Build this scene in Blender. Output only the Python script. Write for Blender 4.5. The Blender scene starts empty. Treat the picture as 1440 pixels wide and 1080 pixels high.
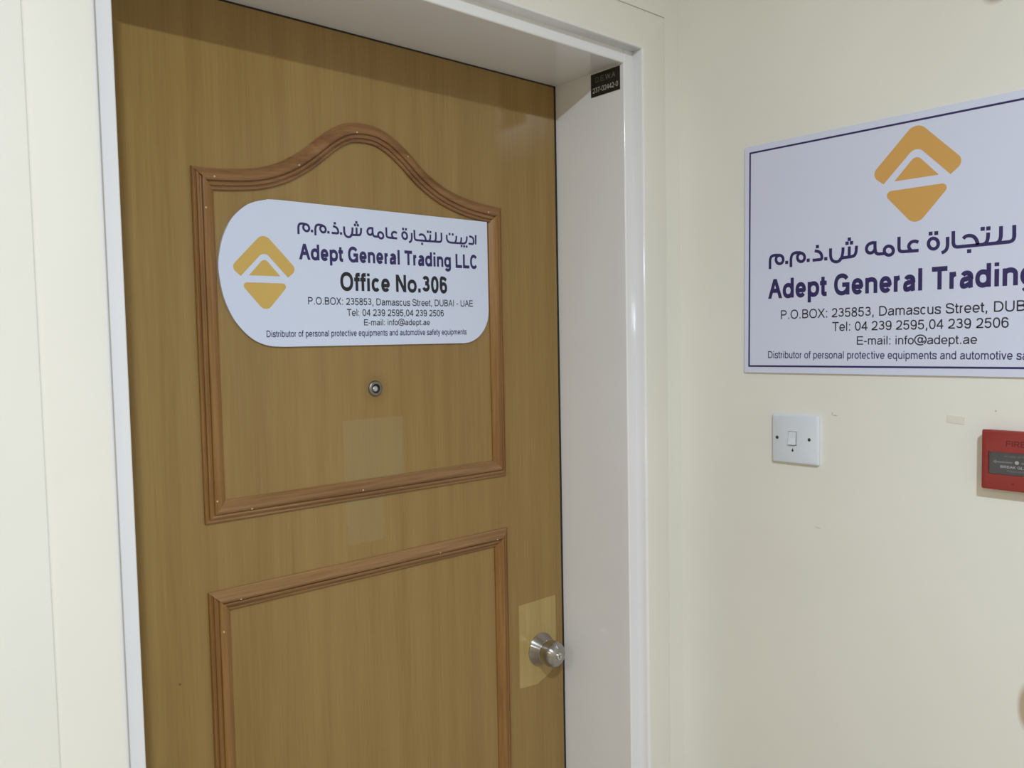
import bpy, bmesh, math, random
from mathutils import Vector, Matrix

S = bpy.context.scene
C = S.collection
Z0 = 1.61                       # eye height of the photographer above the floor (m)
random.seed(4)

# ---------------------------------------------------------------- camera
cam = bpy.data.cameras.new('camera')
cam.sensor_width = 36.0
cam.lens = 1146.28 * 36.0 / 1440.0
cam.clip_start = 0.02
cam_o = bpy.data.objects.new('camera', cam)
C.objects.link(cam_o)
Fv = Vector((0.65648378, 0.75226448, -0.0559214)).normalized()
Rv = Vector((0.75259893, -0.65820026, -0.01916413)).normalized()
Uv = Rv.cross(Fv).normalized()
M = Matrix((Rv, Uv, -Fv)).transposed().to_4x4()
M.translation = Vector((0, 0, Z0))
cam_o.matrix_world = M
S.camera = cam_o

# ---------------------------------------------------------------- light and exposure
S.view_settings.view_transform = 'Standard'
S.view_settings.look = 'None'
S.view_settings.gamma = 1.0
S.view_settings.use_curve_mapping = False
S.view_settings.exposure = 0.0
W = bpy.data.worlds.new('world')
S.world = W
W.use_nodes = True
W.node_tree.nodes['Background'].inputs[0].default_value = (1, 1, 1, 1)
W.node_tree.nodes['Background'].inputs[1].default_value = 0.0


def area(name, loc, size, power, color, shape='DISK', size_y=None):
    l = bpy.data.lights.new(name, 'AREA')
    l.shape = shape
    l.size = size
    if size_y:
        l.size_y = size_y
    l.energy = power
    l.color = color
    o = bpy.data.objects.new(name, l)
    o.location = loc
    C.objects.link(o)
    return o


LAMP = (-0.26, -0.62)
CEIL = Z0 + 1.16
area('downlight_lamp', (LAMP[0], LAMP[1], CEIL - 0.052), 0.11, 38.5, (1.0, 1.13, 1.33))
bpy.data.lights['downlight_lamp'].spread = math.radians(178)
area('added_fill_lamp', (-2.35, -0.62, CEIL - 0.022), 0.56, 27.0, (1.0, 0.99, 0.96), 'SQUARE')  # unseen fill lamp, added to brighten what the downlight leaves dim


# ---------------------------------------------------------------- materials
def mat(name, col, rough=0.5, metal=0.0, spec=0.5, coat=0.0, aniso=0.0):
    m = bpy.data.materials.new(name)
    m.use_nodes = True
    b = m.node_tree.nodes['Principled BSDF']
    b.inputs['Base Color'].default_value = (*col, 1)
    b.inputs['Roughness'].default_value = rough
    b.inputs['Metallic'].default_value = metal
    b.inputs['Specular IOR Level'].default_value = spec
    b.inputs['Coat Weight'].default_value = coat
    b.inputs['Anisotropic'].default_value = aniso
    return m


def srgb(r, g, b):
    f = lambda c: (c / 255 / 12.92) if c / 255 <= 0.04045 else ((c / 255 + 0.055) / 1.055) ** 2.4
    return (f(r), f(g), f(b))


class NT:
    def __init__(self, m):
        self.t = m.node_tree
        self.b = self.t.nodes['Principled BSDF']

    def n(self, kind, **kw):
        x = self.t.nodes.new(kind)
        for k, v in kw.items():
            setattr(x, k, v)
        return x

    def l(self, a, b):
        self.t.links.new(a, b)

    def coords(self, scale=(1, 1, 1), loc=(0, 0, 0)):
        tc = self.n('ShaderNodeTexCoord')
        mp = self.n('ShaderNodeMapping')
        mp.inputs['Scale'].default_value = scale
        mp.inputs['Location'].default_value = loc
        self.l(tc.outputs['Object'], mp.inputs['Vector'])
        return mp.outputs[0]

    def noise(self, vec, scale, detail=3.0, rough=0.5, dist=0.0):
        x = self.n('ShaderNodeTexNoise')
        x.inputs['Scale'].default_value = scale
        x.inputs['Detail'].default_value = detail
        x.inputs['Roughness'].default_value = rough
        x.inputs['Distortion'].default_value = dist
        self.l(vec, x.inputs['Vector'])
        return x.outputs['Fac']

    def ramp(self, fac, stops):
        r = self.n('ShaderNodeValToRGB')
        e = r.color_ramp.elements
        while len(e) < len(stops):
            e.new(0.5)
        for k, (p, c) in enumerate(stops):
            e[k].position = p
            e[k].color = (*c, 1) if len(c) == 3 else c
        self.l(fac, r.inputs[0])
        return r.outputs[0]

    def mix(self, fac, a, b, mode='MIX'):
        x = self.n('ShaderNodeMix', data_type='RGBA', blend_type=mode)
        for sock, v in ((0, fac), (6, a), (7, b)):
            if isinstance(v, (int, float)):
                x.inputs[sock].default_value = v
            elif isinstance(v, tuple):
                x.inputs[sock].default_value = (*v, 1)
            else:
                self.l(v, x.inputs[sock])
        return x.outputs[2]

    def math(self, op, a, b=None, clamp=False):
        x = self.n('ShaderNodeMath', operation=op, use_clamp=clamp)
        for k, v in ((0, a), (1, b)):
            if v is None:
                continue
            if isinstance(v, (int, float)):
                x.inputs[k].default_value = v
            else:
                self.l(v, x.inputs[k])
        return x.outputs[0]

    def bump(self, h, strength, dist=0.001):
        x = self.n('ShaderNodeBump')
        x.inputs['Strength'].default_value = strength
        x.inputs['Distance'].default_value = dist
        self.l(h, x.inputs['Height'])
        self.l(x.outputs[0], self.b.inputs['Normal'])


def wood(name, base, dark, light, axis='z', rough=0.32, contrast=1.0, marks=False):
    m = mat(name, base, rough, coat=0.0)
    t = NT(m)
    s = {'z': (1, 1, 0.035), 'x': (0.035, 1, 1)}[axis]
    v = t.coords(s)
    fine = t.noise(v, 260, 4, 0.6)
    mid = t.noise(v, 55, 4, 0.55, 0.3)
    broad = t.noise(t.coords((1, 1, 0.22) if axis == 'z' else (0.22, 1, 1)), 7, 3, 0.5, 0.6)
    # cathedral figure: rings of a stretched distorted wave
    wv = t.n('ShaderNodeTexWave', wave_type='BANDS', bands_direction='X' if axis == 'z' else 'Z')
    wv.inputs['Scale'].default_value = 5.0
    wv.inputs['Distortion'].default_value = 9.0
    wv.inputs['Detail'].default_value = 2.0
    wv.inputs['Detail Scale'].default_value = 1.2
    t.l(t.coords((1, 1, 0.10) if axis == 'z' else (0.10, 1, 1)), wv.inputs['Vector'])
    f = t.math('ADD', t.math('MULTIPLY', fine, 0.44), t.math('MULTIPLY', mid, 0.24))
    f = t.math('ADD', f, t.math('MULTIPLY', broad, 0.22))
    f = t.math('ADD', f, t.math('MULTIPLY', wv.outputs['Fac'], 0.10))
    k = 0.11 / contrast
    col = t.ramp(f, [(0.5 - k * 1.5, dark), (0.5, base), (0.5 + k * 1.5, light)])
    if marks:
        tc = t.n('ShaderNodeTexCoord')
        sp = t.n('ShaderNodeSeparateXYZ')
        t.l(tc.outputs['Object'], sp.inputs[0])
        wob = t.math('MULTIPLY', t.math('SUBTRACT', t.noise(tc.outputs['Object'], 160, 2), 0.5), 0.004)

        def box(x0, x1, z0, z1, soft=0.0012):
            def edge(val, lo, sign):
                d = t.math('SUBTRACT', val, lo) if sign > 0 else t.math('SUBTRACT', lo, val)
                d = t.math('ADD', d, wob)
                return t.math('DIVIDE', d, soft, True)
            a = t.math('MULTIPLY', edge(sp.outputs[0], x0, 1), edge(sp.outputs[0], x1, -1))
            b = t.math('MULTIPLY', edge(sp.outputs[2], z0, 1), edge(sp.outputs[2], z1, -1))
            return t.math('MULTIPLY', a, b)
        # ghosts of removed labels: paler, cloudier varnish
        ghosts = [(0.656, 0.773, -0.262, -0.128, 0.42), (0.660, 0.730, -0.334, -0.2605, 0.38),
                  (0.656, 0.664, -0.300, -0.2605, 0.28)]
        for x0, x1, z0, z1, a in ghosts:
            col = t.mix(t.math('MULTIPLY', box(x0, x1, Z0 + z0, Z0 + z1), a), col, srgb(152, 136, 98))
        # small brown grease halo round the viewer
        vd = t.n('ShaderNodeVectorMath', operation='DISTANCE')
        t.l(tc.outputs['Object'], vd.inputs[0])
        vd.inputs[1].default_value = (0.7205, 1.1706, Z0 - 0.079)
        h = t.math('SUBTRACT', 1.0, t.math('DIVIDE', vd.outputs['Value'], 0.032), True)
        col = t.mix(t.math('MULTIPLY', h, 0.45), col, srgb(96, 74, 36))
        vd = t.n('ShaderNodeVectorMath', operation='DISTANCE')
        t.l(tc.outputs['Object'], vd.inputs[0])
        vd.inputs[1].default_value = (0.3838, 1.1706, Z0 - 0.4824)
        h = t.math('SUBTRACT', 1.0, t.math('DIVIDE', vd.outputs['Value'], 0.0022), True)
        col = t.mix(t.math('MULTIPLY', h, 1.0), col, srgb(50, 34, 18))
    t.l(col, t.b.inputs['Base Color'])
    t.bump(fine, 0.06, 0.0006)
    return m


def paint(name, col, rough, bump=0.25, scale=420, var=0.03, stains=None, cloud=None):
    m = mat(name, col, rough)
    t = NT(m)
    v = t.coords()
    big = t.noise(v, 3.0, 4, 0.55)
    c2 = tuple(c * (1 - var) for c in col)
    c3 = tuple(min(1, c * (1 + var)) for c in col)
    out = t.ramp(big, [(0.35, c2), (0.65, c3)])
    if cloud:
        sm = t.noise(v, 22.0, 3, 0.6)
        out = t.mix(t.math('MULTIPLY', t.ramp(sm, [(0.60, (0, 0, 0)), (0.75, (1, 1, 1))]), 0.25), out, cloud)
    for (p, r, soft, sc, a) in (stains or []):
        vs = t.n('ShaderNodeVectorMath', operation='SUBTRACT')
        tc = t.n('ShaderNodeTexCoord')
        t.l(tc.outputs['Object'], vs.inputs[0])
        vs.inputs[1].default_value = p
        vm = t.n('ShaderNodeVectorMath', operation='MULTIPLY')
        t.l(vs.outputs[0], vm.inputs[0])
        vm.inputs[1].default_value = (1 / r[0], 1 / r[1], 1 / r[2])
        vl = t.n('ShaderNodeVectorMath', operation='LENGTH')
        t.l(vm.outputs[0], vl.inputs[0])
        h = t.math('DIVIDE', t.math('SUBTRACT', 1.0, vl.outputs['Value']), soft, True)
        out = t.mix(t.math('MULTIPLY', h, a), out, sc)
    t.l(out, t.b.inputs['Base Color'])
    t.bump(t.noise(v, scale, 3, 0.5), bump, 0.0005)
    return m


XB = 1.2828        # plane of the right-hand wall
YF = 0.9943        # plane of the door wall and of the liner's front edge
YD = 1.1706        # face of the door leaf
YW = 0.9713        # plaster face of the door wall, flush with the casing boards

CREAM = srgb(231, 230, 222)
M_wall = paint('cream wall paint', CREAM, 0.42, 0.18, 300, 0.02)
M_wallO = paint('buff wall paint', srgb(214, 202, 172), 0.6, 0.18, 300, 0.02)
M_wallR = paint('cream wall paint with stains', CREAM, 0.40, 0.18, 300, 0.02,
                stains=[((XB, 0.372, Z0 - 0.536), (1, 0.0165, 0.040), 0.35, srgb(165, 138, 96), 0.75),
                        ((XB, 0.427, Z0 + 0.468), (1, 0.020, 0.016), 0.45, srgb(150, 118, 96), 0.6),
                        ((XB, 0.6600, Z0 - 0.1375), (1, 0.006, 0.0012), 0.8, srgb(120, 118, 108), 0.6),
                        ((XB, 0.6650, Z0 - 0.1345), (1, 0.0016, 0.004), 0.8, srgb(130, 128, 118), 0.4),
                        ((XB, 0.420, Z0 - 0.117), (1, 0.0014, 0.0014), 0.6, srgb(90, 80, 70), 0.7),
                        ((XB, 0.690, Z0 - 0.330), (1, 0.007, 0.0022), 0.9, srgb(150, 148, 140), 0.35)])
M_casing = paint('cream gloss paint', srgb(231, 229, 220), 0.60, 0.10, 160, 0.015)
M_liner = paint('white gloss paint', srgb(233, 233, 235), 0.11, 0.04, 120, 0.015)
M_white = paint('white emulsion', srgb(226, 220, 200), 0.7, 0.2, 300, 0.01)
M_floor = paint('speckled beige floor', srgb(176, 166, 148), 0.35, 0.05, 200, 0.08, cloud=srgb(140, 130, 112))
M_door = wood('oak veneer door', srgb(146, 117, 66), srgb(138, 109, 58), srgb(154, 125, 73), 'z', 0.20, 1.0, True)
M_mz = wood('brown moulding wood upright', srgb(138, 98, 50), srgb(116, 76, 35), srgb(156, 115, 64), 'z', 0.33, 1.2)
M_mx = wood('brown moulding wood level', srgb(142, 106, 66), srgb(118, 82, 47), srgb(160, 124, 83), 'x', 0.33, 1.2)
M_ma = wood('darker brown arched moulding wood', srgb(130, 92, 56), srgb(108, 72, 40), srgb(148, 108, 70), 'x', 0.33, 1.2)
M_dark = mat('dark gap', (0.01, 0.008, 0.006), 0.9)
M_film = wood('paler veneer under tape', srgb(172, 147, 92), srgb(160, 134, 79), srgb(184, 160, 106), 'z', 0.22, 0.8)
def brushed(m):
    t = NT(m)
    tg = t.n('ShaderNodeTangent', direction_type='RADIAL', axis='Y')
    t.l(tg.outputs[0], t.b.inputs['Tangent'])


M_steel = mat('brushed satin steel', (0.43, 0.42, 0.415), 0.27, 1.0, aniso=0.85)
M_steel.node_tree.nodes['Principled BSDF'].inputs['Anisotropic Rotation'].default_value = 0.25
brushed(M_steel)
M_steel2 = mat('bright worn steel', (0.72, 0.70, 0.66), 0.18, 1.0)
M_black = mat('black slot', (0.008, 0.008, 0.008), 0.5)
M_panel = mat('cool white sign board', srgb(212, 221, 243), 0.38)
M_panel2 = mat('cool white wall board', srgb(214, 220, 243), 0.38)
M_edge = mat('grey board edge', srgb(205, 208, 214), 0.5)
M_navy = mat('navy print', srgb(46, 36, 96), 0.45)
M_ink = mat('black print', srgb(26, 26, 34), 0.45)
M_gold = mat('amber print', srgb(207, 172, 92), 0.45)
M_gold2 = mat('orange print', srgb(212, 163, 90), 0.45)
M_label = mat('black engraved laminate', srgb(26, 21, 15), 0.35)
M_labelt = mat('worn engraved letters', srgb(186, 184, 172), 0.6)
M_labelt2 = mat('dim engraved letters', srgb(118, 116, 104), 0.6)
M_plate = mat('white switch plastic', srgb(217, 224, 234), 0.3)
M_red = paint('red plastic', srgb(144, 48, 44), 0.38, 0.06, 200, 0.03)
M_redtxt = mat('dark red print', srgb(98, 26, 28), 0.5)
M_card = mat('dark grey card', srgb(60, 60, 68), 0.45)
M_cardt = mat('pale card print', srgb(205, 205, 212), 0.5)
M_cardt2 = mat('grey card print', srgb(132, 134, 146), 0.5)
M_nail = mat('pale filler', srgb(214, 186, 142), 0.5)


def glass():
    m = mat('clear pane', (1, 1, 1), 0.03)
    m.node_tree.nodes['Principled BSDF'].inputs['Transmission Weight'].default_value = 1.0
    m.node_tree.nodes['Principled BSDF'].inputs['IOR'].default_value = 1.45
    return m


M_glass = glass()


# ---------------------------------------------------------------- helpers
def props(o, label=None, cat=None, group=None, kind=None):
    for k, v in (('label', label), ('category', cat), ('group', group), ('kind', kind)):
        if v:
            o[k] = v
    return o


def obj(name, bm, m, parent=None, smooth=False, recalc=True):
    me = bpy.data.meshes.new(name)
    if recalc:
        bmesh.ops.recalc_face_normals(bm, faces=bm.faces)
    bm.to_mesh(me)
    bm.free()
    if m:
        me.materials.append(m)
    if smooth:
        for p in me.polygons:
            p.use_smooth = True
    o = bpy.data.objects.new(name, me)
    C.objects.link(o)
    if parent is not None:
        o.parent = parent
        o.matrix_parent_inverse = parent.matrix_world.inverted()
    return o


def empty(name, loc):
    o = bpy.data.objects.new(name, None)
    o.empty_display_size = 0.05
    o.location = loc
    o.matrix_world = Matrix.Translation(loc)
    C.objects.link(o)
    return o


def box(bm, x0, x1, y0, y1, z0, z1, bev=0.0, seg=2):
    b = bmesh.new()
    r = bmesh.ops.create_cube(b, size=1)
    for v in b.verts:
        v.co = Vector(((x0 + x1) / 2 + v.co.x * (x1 - x0), (y0 + y1) / 2 + v.co.y * (y1 - y0), (z0 + z1) / 2 + v.co.z * (z1 - z0)))
    if bev:
        bmesh.ops.bevel(b, geom=b.edges[:], offset=bev, segments=seg, profile=0.5, affect='EDGES')
    me = bpy.data.meshes.new('tmp')
    b.to_mesh(me)
    b.free()
    bm.from_mesh(me)
    bpy.data.meshes.remove(me)
    return bm


def prism(bm, pts, f, h0, h1):
    """extrude outline pts (u,v) between heights h0 and h1; f(u,v,h) -> Vector"""
    lo = [bm.verts.new(f(u, v, h0)) for u, v in pts]
    hi = [bm.verts.new(f(u, v, h1)) for u, v in pts]
    n = len(pts)
    bm.faces.new(lo)
    bm.faces.new(hi)
    for i in range(n):
        bm.faces.new((lo[i], lo[(i + 1) % n], hi[(i + 1) % n], hi[i]))
    return bm


def lathe(bm, prof, f, seg=48, cap=True):
    """prof: list of (r, h); f(a, b, h) -> Vector"""
    rings = []
    for r, h in prof:
        if r < 1e-6:
            rings.append([bm.verts.new(f(0, 0, h))])
        else:
            rings.append([bm.verts.new(f(r * math.cos(2 * math.pi * k / seg), r * math.sin(2 * math.pi * k / seg), h)) for k in range(seg)])
    for a, b in zip(rings, rings[1:]):
        for k in range(seg):
            k2 = (k + 1) % seg
            if len(a) == 1:
                bm.faces.new((a[0], b[k], b[k2]))
            elif len(b) == 1:
                bm.faces.new((a[k], a[k2], b[0]))
            else:
                bm.faces.new((a[k], a[k2], b[k2], b[k]))
    if cap and len(rings[0]) > 1:
        bm.faces.new(rings[0])
    if cap and len(rings[-1]) > 1:
        bm.faces.new(rings[-1])
    return bm


def fillet(pts, radii, seg=8):
    out = []
    n = len(pts)
    for i in range(n):
        p = Vector(pts[i])
        r = radii[i] if isinstance(radii, (list, tuple)) else radii
        if r <= 0:
            out.append((p.x, p.y))
            continue
        a = (Vector(pts[i - 1]) - p)
        b = (Vector(pts[(i + 1) % n]) - p)
        ang = a.angle(b)
        d = min(r / math.tan(ang / 2), a.length * 0.495, b.length * 0.495)
        a.normalize()
        b.normalize()
        p0, p2 = p + a * d, p + b * d
        rr = d * math.tan(ang / 2)
        c = p + (a + b).normalized() * (rr / math.sin(ang / 2))
        a0 = math.atan2(p0.y - c.y, p0.x - c.x)
        a1 = math.atan2(p2.y - c.y, p2.x - c.x)
        da = (a1 - a0 + math.pi) % (2 * math.pi) - math.pi
        for k in range(seg + 1):
            t = a0 + da * k / seg
            out.append((c.x + rr * math.cos(t), c.y + rr * math.sin(t)))
    return out


def sweep(path, prof, f, i0, i1, closed, ends=True, side=1):
    """Sweep profile (u offset to the inside, h height) along path vertices i0..i1 with mitred sections."""
    n = len(path)
    bm = bmesh.new()
    rows = []
    for i in range(i0, i1 + 1):
        j = i % n
        p = Vector(path[j])
        prev = Vector(path[(j - 1) % n]) if (closed or j > 0) else None
        nxt = Vector(path[(j + 1) % n]) if (closed or j < n - 1) else None
        d1 = (p - prev).normalized() if prev is not None else None
        d2 = (nxt - p).normalized() if nxt is not None else None
        d1 = d1 or d2
        d2 = d2 or d1
        n1 = Vector((-d1.y, d1.x)) * side
        n2 = Vector((-d2.y, d2.x)) * side
        m = (n1 + n2)
        m = m / (m.length_squared / 2) if m.length > 1e-6 else n1
        rows.append([bm.verts.new(f(p.x + m.x * u, p.y + m.y * u, h)) for u, h in prof])
    k = len(prof)
    for a, b in zip(rows, rows[1:]):
        for q in range(k):
            q2 = (q + 1) % k
            bm.faces.new((a[q], a[q2], b[q2], b[q]))
    bm.faces.new(rows[0])
    bm.faces.new(rows[-1])
    return bm


def auto_smooth(o, deg=35, flat_area=None):
    me = o.data
    b = bmesh.new()
    b.from_mesh(me)
    for e in b.edges:
        if len(e.link_faces) == 2:
            e.smooth = e.calc_face_angle(0) < math.radians(deg)
            if flat_area and max(f.calc_area() for f in e.link_faces) > flat_area:
                e.smooth = False
    for fc in b.faces:
        fc.smooth = True
    b.to_mesh(me)
    b.free()
    return o


# ---------------------------------------------------------------- the setting
X0, Y0 = -3.6, -1.75
LX0, LX1, LZ = 0.284, 1.1514, Z0 + 0.4944       # door opening (inner faces of the liner)
T = 0.030

bm = bmesh.new()
box(bm, X0, XB, Y0, YF + 0.35, -0.05, 0.0)
props(obj('floor', bm, M_floor), 'speckled beige corridor floor', kind='structure')
bm = bmesh.new()
box(bm, X0, XB, Y0, YF + 0.35, CEIL, CEIL + 0.05)
props(obj('ceiling', bm, M_white), 'plain white corridor ceiling', kind='structure')
SB, CW = 0.0235, 0.0705
GX0, GX1, GZ = LX0 - SB - CW + 0.0002, LX1 + SB + CW - 0.0048, LZ + SB + CW + 0.0004
bm = bmesh.new()
box(bm, X0, GX0, YW, YF, 0, CEIL, 0.0015, 2)
box(bm, GX0 - 0.003, GX1 + 0.003, YW, YF, GZ, CEIL, 0.0006, 2)
box(bm, GX1, XB + 0.01, YW - 0.0002, YF, 0, CEIL)
box(bm, X0, LX0 - T, YF, YF + 0.30, 0, CEIL)
box(bm, LX0 - T, LX1 + T, YF, YF + 0.30, LZ + T, CEIL)
box(bm, LX1 + T, XB, YF, YF + 0.30, 0, CEIL)
box(bm, LX0 - T, LX1 + T, YF + 0.26, YF + 0.30, 0, LZ + T)
props(obj('wall_front', bm, M_wall), 'cream painted wall holding the wooden door', kind='structure')
bm = bmesh.new()
box(bm, XB, XB + 0.08, Y0, YF + 0.35, 0, CEIL)
wall_r = props(obj('wall_right', bm, M_wallR), 'cream painted wall to the right of the door', kind='structure')
bm = bmesh.new()
box(bm, X0 - 0.08, X0, Y0, YF + 0.35, 0, CEIL)
props(obj('wall_left', bm, M_wallO), 'far end wall of the corridor', kind='structure')
bm = bmesh.new()
box(bm, X0, XB, Y0 - 0.08, Y0, 0, CEIL)
props(obj('wall_back', bm, M_wallO), 'corridor wall opposite the door', kind='structure')

# faint paint patch on the right wall: a strip of old tape painted over
bm = bmesh.new()
prism(bm, fillet([(0.4854, -0.1262), (0.4607, -0.1278), (0.4612, -0.1392), (0.4858, -0.1372)], 0.001, 3),
      lambda u, v, h: Vector((XB - h, u, Z0 + v)), 0.0, 0.0007)
obj('painted_over_tape', bm, mat('old cream paint', srgb(225, 221, 208), 0.6), wall_r)

# ---- door frame: white liner with three cream casing boards
bm = bmesh.new()
box(bm, LX0 - T, LX0, YF, YF + 0.255, 0.0, LZ + T, 0.0028, 7)
box(bm, LX1, LX1 + T, YF, YF + 0.255, 0.0, LZ + T, 0.0028, 7)
box(bm, LX0 - 0.001, LX1 + 0.001, YF + 0.0001, YF + 0.254, LZ, LZ + T, 0.0028, 7)
box(bm, LX0 - 0.001, LX0 + 0.012, YD + 0.042, YD + 0.06, 0, LZ)       # stops behind the leaf
box(bm, LX1 - 0.012, LX1 + 0.001, YD + 0.042, YD + 0.06, 0, LZ)
box(bm, LX0, LX1, YD + 0.042, YD + 0.06, LZ - 0.012, LZ + 0.001)
trim = auto_smooth(props(obj('trim_1', bm, M_liner), 'white gloss door frame liner with cream casing boards', kind='structure'), 35, 0.004)

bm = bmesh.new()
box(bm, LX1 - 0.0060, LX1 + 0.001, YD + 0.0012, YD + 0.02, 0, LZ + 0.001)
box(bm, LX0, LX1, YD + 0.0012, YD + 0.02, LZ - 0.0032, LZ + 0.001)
obj('gap_shade_strip', bm, mat('dark brown gap shade', srgb(42, 32, 22), 0.8), trim)  # dark strips added in the leaf gaps, their colour standing in for shade
cpath = [(LX0 - SB, 0.0), (LX0 - SB, LZ + SB), (LX1 + SB, LZ + SB), (LX1 + SB, 0.0)]
cprof = [(0, -0.001), (0, 0.0180), (0.0006, 0.0206), (0.0022, 0.0224), (0.0048, 0.0231), (0.0080, 0.0232), (CW - 0.0060, 0.0232),
         (CW - 0.0030, 0.0226), (CW - 0.0008, 0.0214), (CW, 0.0208), (CW, -0.001)]
cf = lambda u, v, h: Vector((u, YF - h, v))
for i in range(3):
    o = auto_smooth(obj('casing', sweep(cpath, cprof, cf, i, i + 1, False, side=1), M_casing, trim), 50)
    o.data.materials.append(M_liner)
    for q in range(4):                                   # the white paint laps round the inner arris
        o.data.polygons[q].material_index = 1

# ---- the door
bm = bmesh.new()
box(bm, LX0 + 0.0018, LX1 - 0.0058, YD, YD + 0.04, 0.008, LZ - 0.0028, 0.0012, 2)
door = props(obj('door_1', bm, M_door), 'closed oak veneer door with raised brown mouldings', kind='structure')

mprof = [(0, -0.0005), (0, 0.0035), (0.0012, 0.0048), (0.0032, 0.0050), (0.0042, 0.0034), (0.0056, 0.0036), (0.0064, 0.0062),
         (0.0086, 0.0074), (0.0104, 0.0070), (0.0112, 0.0054), (0.0124, 0.0058), (0.0134, 0.0092), (0.0160, 0.0106),
         (0.0190, 0.0104), (0.0225, 0.0088), (0.0262, 0.0060), (0.0292, 0.0034), (0.0310, 0.0022), (0.0310, -0.0005)]
mflip = [(0.0310 - u, h) for u, h in reversed(mprof)]
df = lambda u, v, h: Vector((u, YD - h, Z0 + v))
ML, MR = 0.4279, 1.0001


def smooth_curve(keys, x):
    """monotone-ish Catmull interpolation through keys"""
    for i in range(len(keys) - 1):
        if keys[i][0] <= x <= keys[i + 1][0] + 1e-9:
            break
    p1, p2 = keys[i], keys[i + 1]
    p0 = keys[i - 1] if i > 0 else (2 * p1[0] - p2[0], 2 * p1[1] - p2[1] if i else p1[1])
    p3 = keys[i + 2] if i + 2 < len(keys) else (2 * p2[0] - p1[0], p2[1])
    m1 = (p2[1] - p0[1]) / (p2[0] - p0[0])
    m2 = (p3[1] - p1[1]) / (p3[0] - p1[0])
    d = p2[0] - p1[0]
    t = (x - p1[0]) / d
    return ((2 * t ** 3 - 3 * t ** 2 + 1) * p1[1] + (t ** 3 - 2 * t ** 2 + t) * d * m1 + (-2 * t ** 3 + 3 * t ** 2) * p2[1] + (t ** 3 - t ** 2) * d * m2)


AK = [(0.4279, 0.2512), (0.4473, 0.2508), (0.496, 0.2548), (0.5325, 0.2615), (0.569, 0.2765), (0.603, 0.2985), (0.640, 0.3285),
      (0.672, 0.3470), (0.7053, 0.3528), (0.7366, 0.3505), (0.7661, 0.3390), (0.7963, 0.3185), (0.8297, 0.2905), (0.8696, 0.2675),
      (0.9167, 0.2530), (0.9606, 0.2462), (0.985, 0.2440), (1.0001, 0.2432)]
arch = [(ML + (MR - ML) * k / 44, 0) for k in range(45)]
arch = [(x, smooth_curve(AK, x)) for x, _ in arch]
# loop order: bottom-left, bottom-right, up the right side, along the arch to the left (counter-clockwise)
up = [(ML, -0.2595), (MR, -0.2595)] + [(x, z) for x, z in reversed(arch)]
nU = len(up)
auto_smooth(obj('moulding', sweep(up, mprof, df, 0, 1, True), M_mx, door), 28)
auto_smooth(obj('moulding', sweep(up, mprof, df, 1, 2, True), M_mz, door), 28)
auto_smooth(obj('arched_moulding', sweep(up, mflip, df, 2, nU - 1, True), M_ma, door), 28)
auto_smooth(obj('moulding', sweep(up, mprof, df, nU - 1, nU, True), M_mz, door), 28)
lo = [(ML + 0.0005, -1.46), (MR, -1.46), (MR, -0.3602), (ML + 0.0005, -0.3602)]
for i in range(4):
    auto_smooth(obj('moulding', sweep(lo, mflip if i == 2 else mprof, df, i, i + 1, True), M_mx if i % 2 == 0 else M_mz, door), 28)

# pale filler dots over the pin holes
from mathutils.bvhtree import BVHTree
trees = []
for o in list(door.children):
    if 'moulding' in o.name:
        trees.append(BVHTree.FromPolygons([v.co[:] for v in o.data.vertices], [p.vertices[:] for p in o.data.polygons]))
for x, z in [(0.4622, 0.2404), (0.4481, 0.195), (0.5951, 0.2729), (0.6989, 0.3382), (0.7966, 0.3117), (0.9724, 0.2335), (0.4478, -0.2291),
             (0.4997, -0.2476), (0.4775, -0.3804), (0.4498, -0.4234), (0.9774, -0.3795), (0.6907, -0.2459), (0.8443, -0.3800)]:
    y = YD - 0.008
    for _ in range(2):
        k = y / YD
        hits = [h[0].y for h in (tr.ray_cast(Vector((x * k, 1.0, Z0 + z * k)), Vector((0, 1, 0))) for tr in trees) if h[0]]
        y = min(hits) if hits else YD
    k = y / YD
    bm = bmesh.new()
    lathe(bm, [(0.0016, -0.0006), (0.0014, 0.0003), (0.0008, 0.0006), (0, 0.0007)],
          lambda a, b, hh: Vector((x * k + a, y - hh, Z0 + z * k + b)), 10)
    obj('pin_filler', bm, M_nail, door, True)

# paler rectangle of tape residue behind the knob
bm = bmesh.new()
prism(bm, fillet([(1.0275, -0.5195), (1.1265, -0.5195), (1.1275, -0.640), (1.112, -0.674), (1.073, -0.688), (1.0267, -0.684)], [0.002, 0.002, 0.02, 0.02, 0.004, 0.002], 4), df, 0.0, 0.0004)
obj('tape_residue', bm, M_film, door)

# knob: rose, knob with lock cylinder
KX, KZ = 1.0840, -0.6200
kf = lambda a, b, h: Vector((KX + a, YD - h, Z0 + KZ + b))
bm = bmesh.new()
lathe(bm, [(0.0328, 0), (0.0328, 0.0022), (0.0318, 0.0034), (0.0238, 0.0205), (0.0225, 0.0214), (0.0130, 0.0214)], kf, 64)
rose = auto_smooth(obj('door_knob', bm, M_steel, door), 30)
bm = bmesh.new()
lathe(bm, [(0.0150, 0.0208), (0.0150, 0.0226), (0.0232, 0.0230), (0.0244, 0.0240), (0.0250, 0.0300), (0.0251, 0.0360), (0.0245, 0.0410), (0.0228, 0.0456),
           (0.0196, 0.0492), (0.0155, 0.0514), (0.0110, 0.0524), (0.0085, 0.0526), (0.0, 0.0526)], kf, 64)
auto_smooth(obj('knob_handle', bm, M_steel, rose), 40)
bm = bmesh.new()
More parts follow.
